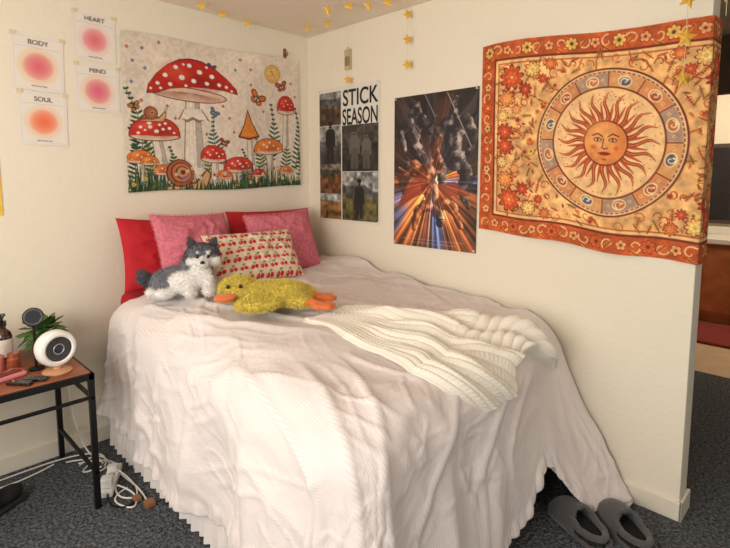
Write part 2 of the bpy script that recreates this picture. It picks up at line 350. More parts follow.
for i in range(160):
    x=rng.uniform(.0,W);h=rng.uniform(.02,.07);b=rng.uniform(-.02,.02)
    c.poly([(x-.005,Hh),(x+.005,Hh),(x+b,Hh-h)],[(44,74,42),(76,108,58),(32,52,38)][rng.randint(3)],.95)
c.grain(60,.05,31);c.C*=.95
g=group('mushroom_tapestry')
mp=lambda X,Y:(X-1.29,-.012-.004*np.sin(X*9+Y*3)-.004*vn(X*5,Y*3,3),2.235+.025*(X/W)-Y*(1-.0*X)+.006*np.sin(X*7))
c.mesh('printed_cloth',mp,M_cloth,g)
pins(g,[(-1.28,-.012,2.225),(-.7,-.012,2.245),(-.1,-.012,2.25),(-1.28,-.012,1.38),(-.1,-.012,1.40)],'y')

# ================= SUN TAPESTRY =================
W,Hh=1.27,.95
c=Canvas(W,Hh,.0026,(230,176,114));c.grain(3,.08,5)
rust=(176,74,36);tan=(236,192,136);dk=(120,50,28);nav=(94,96,114);org=(222,128,60);yel=(238,192,100)
cx,cy=.635,.475
def swirl(x,y,r,a0,sg,cl,w=.007):
    P=[]
    for t in np.linspace(0,1,16):
        a=a0+sg*t*5.2;q=r*(1-t*.85);P.append((x+q*math.cos(a),y+q*math.sin(a)))
    c.line(P,w,cl,1,w2=.003)
def leafy(x,y,L,a,cl):
    for t in np.linspace(.2,1,5):
        for sg in(-1,1):
            qx,qy=x+L*t*math.cos(a),y+L*t*math.sin(a);b=a+sg*.9;l=L*.2*(1.2-t*.6)
            c.ell(qx+l*.6*math.cos(b),qy+l*.6*math.sin(b),l*.7,l*.26,cl,rot=b)
    c.line([(x,y),(x+L*math.cos(a),y+L*math.sin(a))],.0035,dk)
bw=.085
for r_ in((0,0,W,bw),(0,Hh-bw,W,Hh),(0,0,bw,Hh),(W-bw,0,W,Hh)):
    c.poly([(r_[0],r_[1]),(r_[2],r_[1]),(r_[2],r_[3]),(r_[0],r_[3])],(194,88,44))
c.grain(30,.12,8)
i=0
for s_ in np.arange(.045,W,.052):
    for y in(.042,Hh-.042):
        i+=1
        k=(i//2)%4
        if k==0:c.flower(s_,y,.033,7,yel if i%2 else (214,100,50),dk,rot=i,dark=dk)
        elif k==2:c.flower(s_,y,.026,5,(238,170,110),(150,40,24),rot=i,dark=dk)
        else:
            swirl(s_,y,.030,i*1.3,1 if k==1 else -1,tan,.007);leafy(s_-.02,y+.02,.05,-.8 if k==1 else .5,(226,140,70))
for y in np.arange(.11,Hh-.08,.052):
    for s_ in(.042,W-.042):
        i+=1;k=(i//2)%4
        if k==0:c.flower(s_,y,.033,7,(214,90,44),yel,rot=i,dark=dk)
        elif k==2:c.flower(s_,y,.024,5,(238,190,120),(150,40,24),rot=i,dark=dk)
        else: swirl(s_,y,.030,i*1.3,1,tan,.007)
for off,w,cl in((bw,.010,dk),(bw+.012,.006,(236,200,140)),(bw+.022,.005,rust)):
    c.line([(off,off),(W-off,off),(W-off,Hh-off),(off,Hh-off),(off,off)],w,cl)
for i in range(760):
    x=rng.uniform(.11,W-.11);y=rng.uniform(.11,Hh-.11);d=math.hypot(x-cx,y-cy)
    if d<.335:continue
    k=rng.randint(8)
    if k<2: swirl(x,y,rng.uniform(.016,.032),rng.uniform(0,6),rng.choice([-1,1]),[rust,(196,104,54)][k],.005)
    elif k<5: leafy(x,y,rng.uniform(.03,.055),rng.uniform(0,6.3),[(164,122,66),(190,92,52),(212,136,74)][k-2])
    elif k<7: c.ell(x,y,rng.uniform(.008,.014),.005,[(140,80,46),(204,110,62)][k-5],rot=rng.uniform(0,3))
    else: c.flower(x,y,rng.uniform(.012,.02),5,[yel,org,(186,76,50)][rng.randint(3)],dk)
for sx in(0,1):
    for sy in(0,1):
        for (x,y,r,cl) in((.175,.175,.064,(206,86,44)),(.28,.145,.040,(238,186,108)),(.15,.275,.044,(224,138,70)),(.245,.235,.034,(184,60,38)),(.365,.125,.030,(212,112,56)),(.13,.36,.032,(238,188,110)),(.145,.44,.046,(196,76,42)),(.2,.33,.026,(230,150,86)),(.33,.19,.024,(194,72,44))):
            X=x if not sx else W-x;Y=y if not sy else Hh-y
            c.flower(X,Y,r,9,cl,(120,60,20),rot=x*9,dark=dk);c.flower(X,Y,r*.55,6,tuple(np.minimum(255,np.array(cl)*1.12+12)),dk,rot=x*5);c.ell(X,Y,r*.12,r*.12,yel)
# zodiac ring
c.ell(cx,cy,.320,.320,dk);c.ell(cx,cy,.312,.312,(238,202,150));c.ell(cx,cy,.306,.306,(156,84,56));c.ell(cx,cy,.300,.300,(230,172,116))
for i in range(12):
    a0=i*math.pi/6;
    P=[(cx+.297*math.cos(a),cy+.297*math.sin(a)) for a in np.linspace(a0+.01,a0+.51,8)]+[(cx+.24*math.cos(a),cy+.24*math.sin(a)) for a in np.linspace(a0+.51,a0+.01,8)]
    c.poly(P,[(218,150,92),(204,122,76),(150,130,124)][i%3],.7)
    x,y=cx+.268*math.cos(a0+.26),cy+.268*math.sin(a0+.26)
    c.ell(x,y,.030,.024,(240,210,160),rot=a0+.26+1.57);c.ell(x,y,.024,.018,[nav,(180,86,52),(200,112,64)][i%3],rot=a0+.26+1.57)
    swirl(x,y,.018,i,1,(244,222,176),.005);c.ell(x+.012,y-.006,.006,.004,(244,222,176))
    for q in(-.17,.17):
        xx,yy=cx+.268*math.cos(a0+.26+q),cy+.268*math.sin(a0+.26+q);c.flower(xx,yy,.009,4,(240,200,130),dk)
    c.line([(cx+.238*math.cos(a0),cy+.238*math.sin(a0)),(cx+.3*math.cos(a0),cy+.3*math.sin(a0))],.005,dk)
for i in range(90):
    a=i*math.pi/45;c.ell(cx+.303*math.cos(a),cy+.303*math.sin(a),.003,.003,(244,224,180))
c.ell(cx,cy,.242,.242,dk);c.ell(cx,cy,.235,.235,(240,194,136));c.ell(cx,cy,.2,.2,(246,208,152),soft=.6)
for i in range(80):
    a=rng.uniform(0,6.3);r=rng.uniform(.17,.228);c.ell(cx+r*math.cos(a),cy+r*math.sin(a),.0025,.0025,rust)
for i in range(40):
    a=i*math.pi/20;long_=i%2==0;L=.222 if long_ else .178;w=.19 if long_ else .15
    P=[];Q=[]
    for t in np.linspace(0,1,9):
        r=.08+(L-.08)*t;wb=.07*math.sin(t*7)*(1 if long_ else 0);ww=w*.5*(1-t)**.8
        P.append((cx+r*math.cos(a+wb-ww),cy+r*math.sin(a+wb-ww)));Q.append((cx+r*math.cos(a+wb+ww),cy+r*math.sin(a+wb+ww)))
    c.poly(P+Q[::-1],(150,54,34) if long_ else (184,82,46))
    if long_: c.line([((P[k][0]+Q[k][0])/2,(P[k][1]+Q[k][1])/2) for k in range(1,8)],.004,(222,134,78))
c.ell(cx,cy,.098,.098,(120,42,26));c.ell(cx,cy,.092,.092,(218,134,72));c.ell(cx-.02,cy-.02,.085,.085,(240,174,106),soft=.6)
fd=(110,36,18)
for sg in(-1,1):
    c.line([(cx+sg*.012,cy-.028),(cx+sg*.032,cy-.040),(cx+sg*.058,cy-.030)],.005,fd)
    c.ell(cx+sg*.033,cy-.014,.018,.009,fd);c.ell(cx+sg*.033,cy-.013,.013,.005,(248,220,170));c.ell(cx+sg*.033,cy-.013,.005,.005,fd)
    c.ell(cx+sg*.05,cy+.02,.016,.014,(206,90,50),soft=.7)
c.line([(cx-.007,cy-.02),(cx-.009,cy+.01),(cx-.013,cy+.02),(cx,cy+.026),(cx+.013,cy+.02)],.004,fd)
c.ell(cx,cy+.045,.024,.008,(160,44,30));c.line([(cx-.028,cy+.044),(cx,cy+.046),(cx+.028,cy+.044)],.003,fd);c.ell(cx,cy+.07,.01,.004,fd,al=.5)
c.grain(45,.06,13)
def sunmap(X,Y):
    E=1.0;o=.010
    tilt=-.055*np.minimum(X,E)
    d=o+(.007*np.sin(X*8+Y*4)+.010*vn(X*6,Y*4,9)+.008)*ss(0,.1,E-X)*ss(0,.1,X)
    x=np.where(X<E,-d,np.clip(X-E,0,.15)-.010);y=np.where(X<E,-1.45-X,-1.45-E-.008)
    over=np.clip(X-E-.15,0,1);y=np.where(over>0,y+over,y)
    z=2.122+tilt-Y*(1+.015*X)+.009*np.sin(X*6.2)*(1-.4*Y)+.006*np.sin(X*15+1)*Y
    return x,y,z
c.mesh('sun_zodiac_tapestry',sunmap,M_cloth)

# ================= STICK SEASON POSTER =================
W,Hh=.585,.908
c=Canvas(W,Hh,.003,(226,222,212))
def photo(x0,y0,x1,y1,top,bot,hz,fig=None,fc=(30,28,28),seed=0):
    k=c.sl(x0,y0,x1-.006,y1-.006);Y=(c.Y[k]-y0)/(y1-y0);X=c.X[k]
    n=fbm(X*28,c.Y[k]*28,seed)[...,None];m=ss(hz-.06,hz+.06,Y+.08*vn(X*14,X*0,seed))[...,None]
    hills=ss(hz-.16,hz-.12,Y+.12*vn(X*9,X*0,seed+4))[...,None]
    C=np.array(top)*(1-m)+np.array(bot)*m;C=C*(1-.45*hills*(1-m));c.C[k]=C*(1+.4*n)
    if fig:
        for fx,s in fig:
            w=(x1-x0);h=(y1-y0);X=x0+fx*w;b=y0+h*.95
            c.poly([(X-s*h*.19,b-s*h*.35),(X-s*h*.17,b-s*h*.72),(X-s*h*.10,b-s*h*.82),(X+s*h*.10,b-s*h*.82),(X+s*h*.17,b-s*h*.72),(X+s*h*.19,b-s*h*.35),(X+s*h*.12,b-s*h*.4),(X-s*h*.12,b-s*h*.4)],fc)
            c.poly([(X-s*h*.12,b-s*h*.5),(X+s*h*.12,b-s*h*.5),(X+s*h*.13,b),(X+s*h*.02,b),(X,b-s*h*.35),(X-s*h*.02,b),(X-s*h*.13,b)],tuple(np.array(fc)*.75+10))
            c.ell(X,b-s*h*.90,s*h*.065,s*h*.085,(150,116,96));c.ell(X,b-s*h*.95,s*h*.08,s*h*.06,tuple(np.array(fc)*.6));c.ell(X,b-s*h*.855,s*h*.05,s*h*.03,tuple(np.array(fc)*.6))
photo(.01,.03,.225,.25,(140,140,138),(84,66,46),.4,[(.35,.6),(.65,.55)],(60,44,32),1)
photo(.01,.26,.225,.515,(130,128,124),(60,58,56),.6,[(.5,1.1)],(30,28,28),2)
photo(.01,.52,.225,.72,(130,118,100),(104,66,34),.35,None,seed=3)
photo(.01,.725,.225,.895,(150,150,146),(128,92,48),.3,[(.3,.35)],seed=4)
photo(.24,.265,.575,.565,(66,62,58),(44,40,34),.55,[(.35,.9),(.68,.8)],(100,94,86),5)
photo(.24,.575,.575,.895,(140,140,138),(84,80,46),.45,[(.48,.82)],(36,34,32),6)
g=group('stick_season_poster',(0,0,0))
c.mesh('print',lambda X,Y:(-.004+0*X,-.13-X,2.055-Y),M_art,g)
pins(g,[(-.004,-.14,2.045),(-.004,-.705,2.045),(-.004,-.14,1.16),(-.004,-.705,1.16)],'x')
M_blk=mat('black_ink',(34,30,30),.7)
RR=(math.pi/2,0,-math.pi/2)
def cond(name,s,y,z,wd,ht):
    o=text(name,s,.15,(-.006,y,z),RR,M_blk,g);o.data.offset=.0022
    bpy.context.view_layer.update();d=o.dimensions;o.scale=(wd/d.x,ht/d.y,1)
cond('title_1','STICK',-.13-.408,1.925,.325,.108)
cond('title_2','SEASON',-.13-.408,1.800,.325,.108)
# ================= KNIGHT POSTER =================
W,Hh=.593,.89
c=Canvas(W,Hh,.0026,(30,23,22))
bx,by=W*.50,Hh*.56
X=c.X-bx;Y=c.Y-by;r=np.hypot(X,Y);t=np.arctan2(Y,X)
def an(t,f,seed):return .5+.5*vn(np.cos(t)*f+7,np.sin(t)*f+7,seed)
st=an(t,7,1)**2*.45+an(t,18,2)**3*1.3+an(t,40,7)**4*1.0
fall=np.exp(-r/.28)*1.9;I=st*fall*(.36+.95*ss(-.3,.35,Y))
wm=ss(.30,.52,an(t,3.2,5)+.15*vn(c.X*6,c.Y*6,3))[...,None]
colr=(np.array([240,112,40.])*wm+np.array([70,120,220.])*(1-wm))*.85+np.array([255,190,150.])*.15
c.C+=colr*np.clip(I,0,1.5)[...,None];c.C+=np.array([255,215,170.])*(1.0*np.exp(-(r/.07)**2))[...,None]
c.C+=np.array([140,74,38.])*(.85*np.exp(-r/.3)*np.clip(.35+.8*fbm(c.X*10,c.Y*10,4),0,1))[...,None]
NZ=fbm(c.X*34,c.Y*34,61,3)
def limb(P,ws,lit=(150,134,126),base_=(36,30,32),lx=1):
    for i in range(len(P)-1):
        (x1,y1),(x2,y2)=P[i],P[i+1];wm_=max(ws)
        k=c.sl(min(x1,x2)-wm_,min(y1,y2)-wm_,max(x1,x2)+wm_,max(y1,y2)+wm_)
        if k is None:continue
        X=c.X[k]-x1;Y=c.Y[k]-y1;dx,dy=x2-x1,y2-y1;L=dx*dx+dy*dy
        t=np.clip((X*dx+Y*dy)/L,0,1);ex=X-t*dx;ey=Y-t*dy;d=np.hypot(ex,ey)
        w=(ws[i]+(ws[i+1]-ws[i])*t)*.5*(1+.12*NZ[k]+.08*np.sin(t*9+i*2))
        m=np.clip((w-d)/c.res+.5,0,1)
        sd=(lx*ex-.5*ey)/w
        sh=np.clip(.30+.75*sd+.55*NZ[k],0,1)**1.5*np.clip(1.35-d/w,0,1)
        C=np.array(base_)+(np.array(lit,float)-np.array(base_))*sh[...,None]*.95
        C+=np.array([235,220,205.])*(np.clip(sd*1.3-.6+.7*NZ[k],0,1)**2*.4)[...,None]
        c.C[k]=c.C[k]*(1-m[...,None])+C*m[...,None]
def head(x,y,r,tilt,lit,lx=1):
    limb([(x,y-r*.5),(x+.001,y+r*.6)],[r*2,r*1.5],lit,lx=lx)
    c.line([(x-r*.6,y),(x+r*.8,y-.1*r)],.005,(10,8,10))
    c.poly([(x-r*.3,y-r*.9),(x+r*.3,y-r*1.1),(x-r*1.5,y-r*2.1),(x-r*1.2,y-r*1.2)],(70,46,40))
def cape(P,cl):c.poly(P,cl,.85)
cape([(.12,.13),(.01,.20),(.0,.40),(.05,.55),(.10,.50),(.16,.36),(.20,.16)],(52,38,36));cape([(.42,.13),(.585,.22),(.59,.44),(.54,.58),(.50,.5),(.45,.36)],(56,42,38))
cape([(.14,.12),(.05,.07),(.02,.02),(.09,.05),(.17,.10)],(74,58,52));cape([(.48,.14),(.55,.06),(.585,.02),(.575,.12),(.52,.18)],(74,58,52))
limb([(.14,.31),(.09,.41),(.12,.50),(.08,.57)],[.085,.065,.05,.03]);limb([(.17,.31),(.23,.38),(.20,.48),(.24,.54)],[.085,.065,.05,.03])
limb([(.155,.33),(.14,.23),(.165,.14)],[.10,.10,.14]);limb([(.11,.15),(.05,.22),(.08,.31)],[.075,.055,.04]);limb([(.21,.15),(.27,.21),(.31,.14)],[.075,.055,.04])
head(.175,.075,.033,.1,(180,160,150))
limb([(.42,.36),(.35,.44),(.37,.53),(.33,.61)],[.10,.075,.05,.032]);limb([(.46,.36),(.52,.45),(.49,.56),(.54,.64)],[.10,.075,.05,.032])
limb([(.44,.38),(.43,.27),(.455,.17)],[.115,.11,.16],(170,152,142));limb([(.51,.17),(.565,.25),(.53,.35)],[.08,.06,.042]);limb([(.40,.17),(.33,.22),(.29,.30)],[.08,.06,.042])
head(.465,.09,.036,.15,(196,176,160),-1)
c.line([(.55,.31),(.39,.01)],.006,(180,166,156),.85);c.line([(.31,.14),(.23,.0)],.005,(170,156,148),.8)
ob=(70,36,26);ol=(232,146,96)
limb([(.27,.47),(.34,.40),(.30,.31),(.34,.25)],[.09,.07,.05,.03],ol,ob);limb([(.24,.46),(.16,.41),(.10,.47),(.04,.43)],[.09,.07,.05,.03],ol,ob)
limb([(.25,.45),(.28,.55),(.315,.63)],[.11,.11,.15],(240,160,112),ob);limb([(.26,.64),(.19,.68),(.16,.78)],[.08,.06,.04],ol,ob);limb([(.37,.62),(.44,.65),(.49,.75)],[.08,.06,.04],ol,ob)
head(.35,.72,.034,2.6,(226,176,140))
cape([(.24,.44),(.10,.52),(.03,.66),(.16,.60),(.26,.56)],(130,50,34));cape([(.33,.52),(.45,.50),(.56,.58),(.44,.58),(.35,.60)],(130,56,38))
k2=(an(t,30,17)**4*1.9*np.exp(-r/.26)*ss(-.02,.2,Y)+an(t,16,19)**3*.7*np.exp(-r/.22));c.C+=(np.array([255,160,96.])*wm+np.array([110,150,240.])*(1-wm))*np.clip(k2,0,1)[...,None]
c.line([(.07,.845),(.52,.845)],.004,(190,180,180),.5);c.line([(.12,.865),(.46,.865)],.006,(200,190,190),.35)
g=group('knight_poster')
c.mesh('print',lambda X,Y:(-.004-.003*np.sin(X*5)*Y,-.838-X,1.928-Y),M_art,g)
pins(g,[(-.004,-.848,1.918),(-.004,-1.42,1.918),(-.004,-.848,1.05),(-.006,-1.42,1.05)],'x')

# ================= STAR GARLANDS =================
M_gold=mat('gold_card',(232,182,66),.4,.15);M_str=mat('thin_string',(214,200,170),.8)
def star(bm,P,r,yaw,roll):
    M=Matrix.Translation(P)@Matrix.Rotation(yaw,4,'Z')@Matrix.Rotation(roll,4,'Y')
    ring=[bm.verts.new(M@Vector(((r if i%2==0 else r*.44)*math.sin(i*math.pi/5),0,(r if i%2==0 else r*.44)*math.cos(i*math.pi/5)))) for i in range(10)]
    a=bm.verts.new(M@Vector((0,-r*.18,0)));b=bm.verts.new(M@Vector((0,r*.18,0)))
    for i in range(10):
        bm.faces.new((ring[i],ring[(i+1)%10],a));bm.faces.new((ring[(i+1)%10],ring[i],b))
def garland(pts,starpts,r=.03):
    g=group('gold_star_garland');tube('string',pts,.0009,M_str,g)
    bm=bmesh.new()
    for p in starpts: star(bm,p,r,random.uniform(-1.0,-.4),random.uniform(-.5,.5))
    bm_obj('stars',bm,M_gold,g)
A1=[(-1.15,-.25,2.435),(-.915,-.2,2.405),(-.748,-.137,2.41),(-.55,-.09,2.41),(-.395,-.1,2.41),(-.228,-.29,2.41),(-.2,-.444,2.41),(-.28,-.62,2.41),(-.32,-.769,2.41),(-.25,-.85,2.41),(-.2,-.955,2.415),(-.1,-1.05,2.435)]
garland(A1,[A1[i] for i in(1,2,3,5,6,8,9,10)],.031)
garland([(-.41,-.69,2.439),(-.41,-.69,2.40),(-.41,-.69,2.36)],[(-.41,-.69,2.385)],.031)
garland([(-.05,-.475,2.439),(-.05,-.475,2.3),(-.05,-.475,2.05)],[(-.05,-.475,2.08)],.032)
garland([(-.05,-.975,2.439),(-.05,-.975,2.3),(-.05,-.975,2.07)],[(-.05,-.975,z) for z in(2.38,2.24,2.10)],.034)
garland([(-.2,-2.41,2.439),(-.2,-2.41,2.2),(-.2,-2.41,1.78)],[(-.2,-2.41,z) for z in(2.09,1.955,1.81)],.040)
garland([(-.22,-2.53,2.439),(-.22,-2.53,2.2),(-.22,-2.53,2.0)],[(-.22,-2.53,2.08)],.038)
g=group('hanging_air_freshener',(-.008,-.43,2.23))
boxes('card',[(-.004,-.03,-.075,.004,.03,.055)],mat('kraft_card',(196,176,132),.7,var=.15,vscale=30),g,.003)
boxes('label',[(-.006,-.02,-.05,-.004,.02,.01)],mat('olive_label',(130,120,84),.6),g,0)
tube('loop',[(0,-.01,.055),(0,0,.09),(0,.01,.055)],.002,M_str,g)
g=group('wall_hook',(-.2,-.001,2.30))
boxes('plate',[(-.012,-.006,-.03,.012,.001,.03)],mat('brass_dark',(140,96,60),.4,.6),g,.002)
tube('hook',[(0,-.006,.0),(0,-.02,-.02),(0,-.035,-.015),(0,-.035,.005)],.004,mat('brass',(150,104,64),.4,.6),g)

# ================= BED =================
M_sheet=mat('red_sheet',(176,20,30),.85,bump=.2,bscale=30,bdist=.01)
M_metal=mat('black_metal',(24,24,26),.45,.5)
bed=group('bed')
V=[(-1.38,-.03,.55),(-.05,-.03,.55),(-.05,-1.88,.5),(-1.38,-1.88,.5),(-1.38,-.03,.83),(-.05,-.03,.84),(-.05,-1.82,.68),(-1.38,-1.82,.66)]
F=[(3,2,1,0),(4,5,6,7),(0,1,5,4),(1,2,6,5),(2,3,7,6),(3,0,4,7)]
o=mesh_obj('mattress',V,F,M_sheet,bed,False);bv=o.modifiers.new('b','BEVEL');bv.width=.05;bv.segments=5
boxes('frame',[(-1.43,-.06,.50,-1.36,-1.80,.55),(-.06,-.06,.44,-.03,-1.86,.50),(-1.43,-.06,.50,-.03,-.02,.55),(-1.40,-1.86,.44,-.03,-1.82,.50),(-1.43,-.06,0,-1.38,-.02,.60),(-.08,-.06,0,-.04,-.02,.58),(-1.38,-1.86,0,-1.34,-1.82,.5),(-.08,-1.86,0,-.04,-1.82,.5),(-.74,-1.86,0,-.70,-1.82,.44),(-1.38,-.7,.42,-.04,-.66,.46),(-1.38,-1.3,.42,-.04,-1.26,.46)],M_metal,bed,.003)
# ---- comforter surface
A_,B_,LB=1.30,1.83,.8
def surf(a,b,wr=1.0,ex=.0):
    a=np.asarray(a,float);b=np.asarray(b,float)
    k=ss(.55,0,a);Bk=B_-.13*k
    oa=np.maximum(a-A_,0);ob=np.maximum(b-Bk,0);r0=np.hypot(oa,ob);phi=np.where(r0>1e-9,np.arctan2(ob,oa),0)
    wf=phi/(math.pi/2);s=np.minimum(b,Bk)+phi*.35+(A_-np.minimum(a,A_))*(r0>0)*ss(0,.3,wf)
    L=.715+.02*vn(s*4,s*0,5)+wf*(.03+.20*k-.20*np.exp(-((a-.40)/.13)**2))
    r=np.minimum(r0,LB)*L/LB
    rho=.15+.08*k*wf;fl=.05+.03*wf+.42*k*wf
    q=np.minimum(r,rho*(math.pi/2-fl));e=np.maximum(r-rho*(math.pi/2-fl),0)
    h=rho*np.sin(q/rho)+e*np.sin(fl);d=rho*(1-np.cos(q/rho))+e*np.cos(fl)
    zt=.885-.085*np.maximum(0,b.clip(None,Bk)-.5)-.035*np.minimum(a,A_)/1.3
    ae=np.minimum(a,A_);be=np.minimum(b,Bk)
    wx=a+.10*vn(a*2.2,b*2.2,21);wy=b+.10*vn(a*2.2,b*2.2,22)
    n1=fbm(wx*2.3,wy*2.3,1,2);n2=vn(wx*5,wy*5,23)
    def rid(x,y,sd,p=3):
        v=np.abs(vn(x,y,sd));v=np.sqrt(v*v+.006);return (1-v).clip(0)**p
    c1,s1=math.cos(.45),math.sin(.45);c2,s2=math.cos(-.55),math.sin(-.55)
    u=wx*c1+wy*s1;v=-wx*s1+wy*c1;u2=wx*c2+wy*s2;v2=-wx*s2+wy*c2
    r1=rid(u*5,v*1.6,3);r2=rid(u2*6,v2*2,6);r3=rid(u*12,v*4.5,8);r4=rid(u2*15,v2*6,12)
    r5=rid(wx*4,wy*13,15)
    msk=.35+.65*ss(-.3,.5,vn(a*3,b*3,44));msk2=ss(-.1,.5,vn(a*4,b*4,47))
    top=.024*n1+wr*(.010*n2+.024*r1+.018*r2+.011*r3*msk+.007*r4*msk+.010*r5*msk2-.006)
    edge=1-.7*ss(0,.2,r)
    z=zt-d+top*edge-.018+ex
    f1=(1-np.sqrt(vn(s*3.6+.4*vn(s*2,r*1.5,31),r*.4,30)**2+.01))**1.6*1.2-.6
    f2=(1-np.sqrt(vn(s*8+.5*vn(s*4,r*3,34)+r*.6,r*1.1,33)**2+.01))**2-.4
    am=ss(.05,.65,r)
    h=h+am*(.080*f1+.030*f2*wr)*(1-.5*k*wf)
    hem=ss(L-.07,L-.01,r);sw=s*62+5*vn(s*7,s*0,40)
    h=h+hem*(.007*np.sin(sw)*(.5+.5*vn(s*5,s*0,41)+.3)+.004*np.sin(s*150+4*vn(s*9,s*0,42))+.006)*wr
    h=h+(r>0)*wr*(.016*r2+.009*r3*msk+.005*r4*msk+.006*r5*msk2)*ss(0,.2,r)
    low=np.maximum(0,.015-z);z=np.maximum(z,.015);h=h+low*.5
    x=-(ae+.03)-h*np.cos(phi)*(r0>0);y=-be-h*np.sin(phi)*(r0>0)
    x=np.minimum(x,-.022)
    return np.stack([x,y,z],-1)
def grid_mesh(name,P,m,parent=None,uv=None):
    ny,nx=P.shape[:2];V=P.reshape(-1,3)
    j,i=np.meshgrid(np.arange(ny-1),np.arange(nx-1),indexing='ij');a=(j*nx+i).ravel()
    Q=np.stack([a,a+nx,a+nx+1,a+1],1)
    me=bpy.data.meshes.new(name);me.vertices.add(len(V));me.vertices.foreach_set('co',V.ravel())
    me.loops.add(Q.size);me.loops.foreach_set('vertex_index',Q.ravel().astype(np.int32))
    me.polygons.add(len(Q));me.polygons.foreach_set('loop_start',np.arange(0,Q.size,4,dtype=np.int32))
    me.update(calc_edges=True)
    if uv is not None:
        l=me.uv_layers.new(name='UVMap');l.data.foreach_set('uv',uv.reshape(-1,2)[Q.ravel()].ravel().astype(np.float32))
    me.polygons.foreach_set('use_smooth',[True]*len(me.polygons))
    me.materials.append(m);return link(bpy.data.objects.new(name,me),parent)
def comf_mat():
    m=mat('fine_striped_cotton',(230,222,219),.9,sheen=.1)
    nt=m.node_tree;b=nt.nodes['Principled BSDF'];uv=nt.nodes.new('ShaderNodeTexCoord')
    w=nt.nodes.new('ShaderNodeTexWave');w.wave_type='BANDS';w.bands_direction='X';w.inputs['Scale'].default_value=34;w.inputs['Distortion'].default_value=.4;w.inputs['Detail'].default_value=1
    nt.links.new(uv.outputs['UV'],w.inputs['Vector'])
    r=nt.nodes.new('ShaderNodeValToRGB');r.color_ramp.elements[0].position=.2;r.color_ramp.elements[0].color=(*s2l((220,209,207)),1)
    r.color_ramp.elements[1].position=.6;r.color_ramp.elements[1].color=(*s2l((228,219,217)),1)
    nt.links.new(w.outputs['Fac'],r.inputs['Fac']);nt.links.new(r.outputs['Color'],b.inputs['Base Color'])
    n=nt.nodes.new('ShaderNodeTexNoise');n.inputs['Scale'].default_value=36;n.inputs['Detail'].default_value=4
    nt.links.new(uv.outputs['UV'],n.inputs['Vector'])
    bp=nt.nodes.new('ShaderNodeBump');bp.inputs['Strength'].default_value=.45;bp.inputs['Distance'].default_value=.007
    nt.links.new(n.outputs['Fac'],bp.inputs['Height']);nt.links.new(bp.outputs['Normal'],b.inputs['Normal']);return m
na,nb=400,440
ga=np.linspace(0,A_+LB,na);tb=np.linspace(0,1,nb)
GA,TBb=np.meshgrid(ga,tb)
b0=.18+.10*ss(.2,1.2,GA)-.20*ss(0,.8,GA-A_)
GB=b0+(B_+LB-b0)*TBb
P=surf(GA,GB)
o=grid_mesh('comforter',P,comf_mat(),None,np.stack([GA,GB],-1))
sm=o.modifiers.new('s','SOLIDIFY');sm.thickness=.014;sm.offset=-1
# ---- gathered bed skirt below the comforter (left side, foot)
M_skirt=mat('white_ruffle_cotton',(232,224,220),.9,bump=.3,bscale=60)
LX,LY,rc=1.455,1.95,.10
path=[]
for t in np.linspace(0,1,700):path.append((-LX,-.08-(LY-rc-.08)*t,-1,0))
for t in np.linspace(0,1,60):
    a=math.pi+t*math.pi/2;path.append((-LX+rc+rc*math.cos(a),-LY+rc+rc*math.sin(a),math.cos(a),math.sin(a)))
for t in np.linspace(0,1,320):path.append((-LX+rc+(LX-rc-.62)*t,-LY,0,-1))
pa=np.array(path);seg=np.r_[0,np.cumsum(np.hypot(np.diff(pa[:,0]),np.diff(pa[:,1])))]
zz=np.linspace(0,1,14)[:,None];S_=seg[None,:]
rip=(.010*np.sin(S_*120+4*vn(S_*5,S_*0,90))+.006*np.sin(S_*61+3*vn(S_*3,S_*0,91)))*(.15+.85*zz)+.02*zz
Psk=np.stack([pa[None,:,0]+pa[None,:,2]*rip,pa[None,:,1]+pa[None,:,3]*rip,.44-zz*.432+0*S_],-1)
grid_mesh('bed_skirt',Psk,M_skirt,bed)

# ---- knit blanket
M_knit=mat('cream_knit',(236,229,216),.95,bump=.5,bscale=200,bdist=.003,sheen=.2)
nq,npp=620,280
q=np.linspace(0,1,nq);p=np.linspace(0,1,npp);PP,QQ=np.meshgrid(p,q)
al=np.interp(q,[0,.12,.3,.5,.7,.85,1],[.96,.95,.99,.95,1.0,.93,.83])[:,None];ar=np.interp(q,[0,.1,.25,.5,.7,.85,1],[.74,.60,.50,.42,.32,.20,.11])[:,None]
notch=ss(.30,.42,PP)*.08*(1-ss(.9,1,PP)*.3)
be=1.15+QQ*(.96-notch)+.05*(1-QQ)*np.sin(PP*3.1)+.02*vn(PP*3,QQ*3,71)
aa=al+(ar-al)*PP+.014*np.sin(QQ*17+PP*4)+.012*vn(PP*2,QQ*9,72)
S=surf(aa,be,0,.040);dA=surf(aa+.01,be,0,.040)-S;dB=surf(aa,be+.01,0,.040)-S
N=np.cross(dA,dB);N/=np.linalg.norm(N,axis=-1)[...,None]+1e-9;N*=np.sign(N[...,2:3]+1e-6)
edge=np.minimum(ss(0,.04,PP),ss(0,.04,1-PP))*np.minimum(ss(0,.02,QQ),ss(0,.02,1-QQ))
wpp=PP+.03*np.sin(QQ*9)+.02*vn(QQ*6,PP*2,73)
endz=ss(.55,.72,QQ)*ss(.45,.6,PP)
ribp=PP*22
stitch=.75+.25*np.abs(np.sin(QQ*math.pi*62+np.floor(ribp)*1.57))
ribs=.0085*np.abs(np.sin(ribp*math.pi))**.7*stitch*(1-endz)+endz*.013*np.abs(np.sin((QQ*20+PP*3.0)*math.pi))**.7
fold=lambda c0,w,a0,a1:np.exp(-((wpp-c0)/w)**2)*ss(a0,a1,QQ)
roll=.062*fold(.88,.10,.35,.7)+.045*fold(.68,.07,.05,.3)+.034*fold(.50,.055,.2,.5)+.030*fold(.30,.06,.15,.45)+.024*fold(.13,.05,.4,.7)
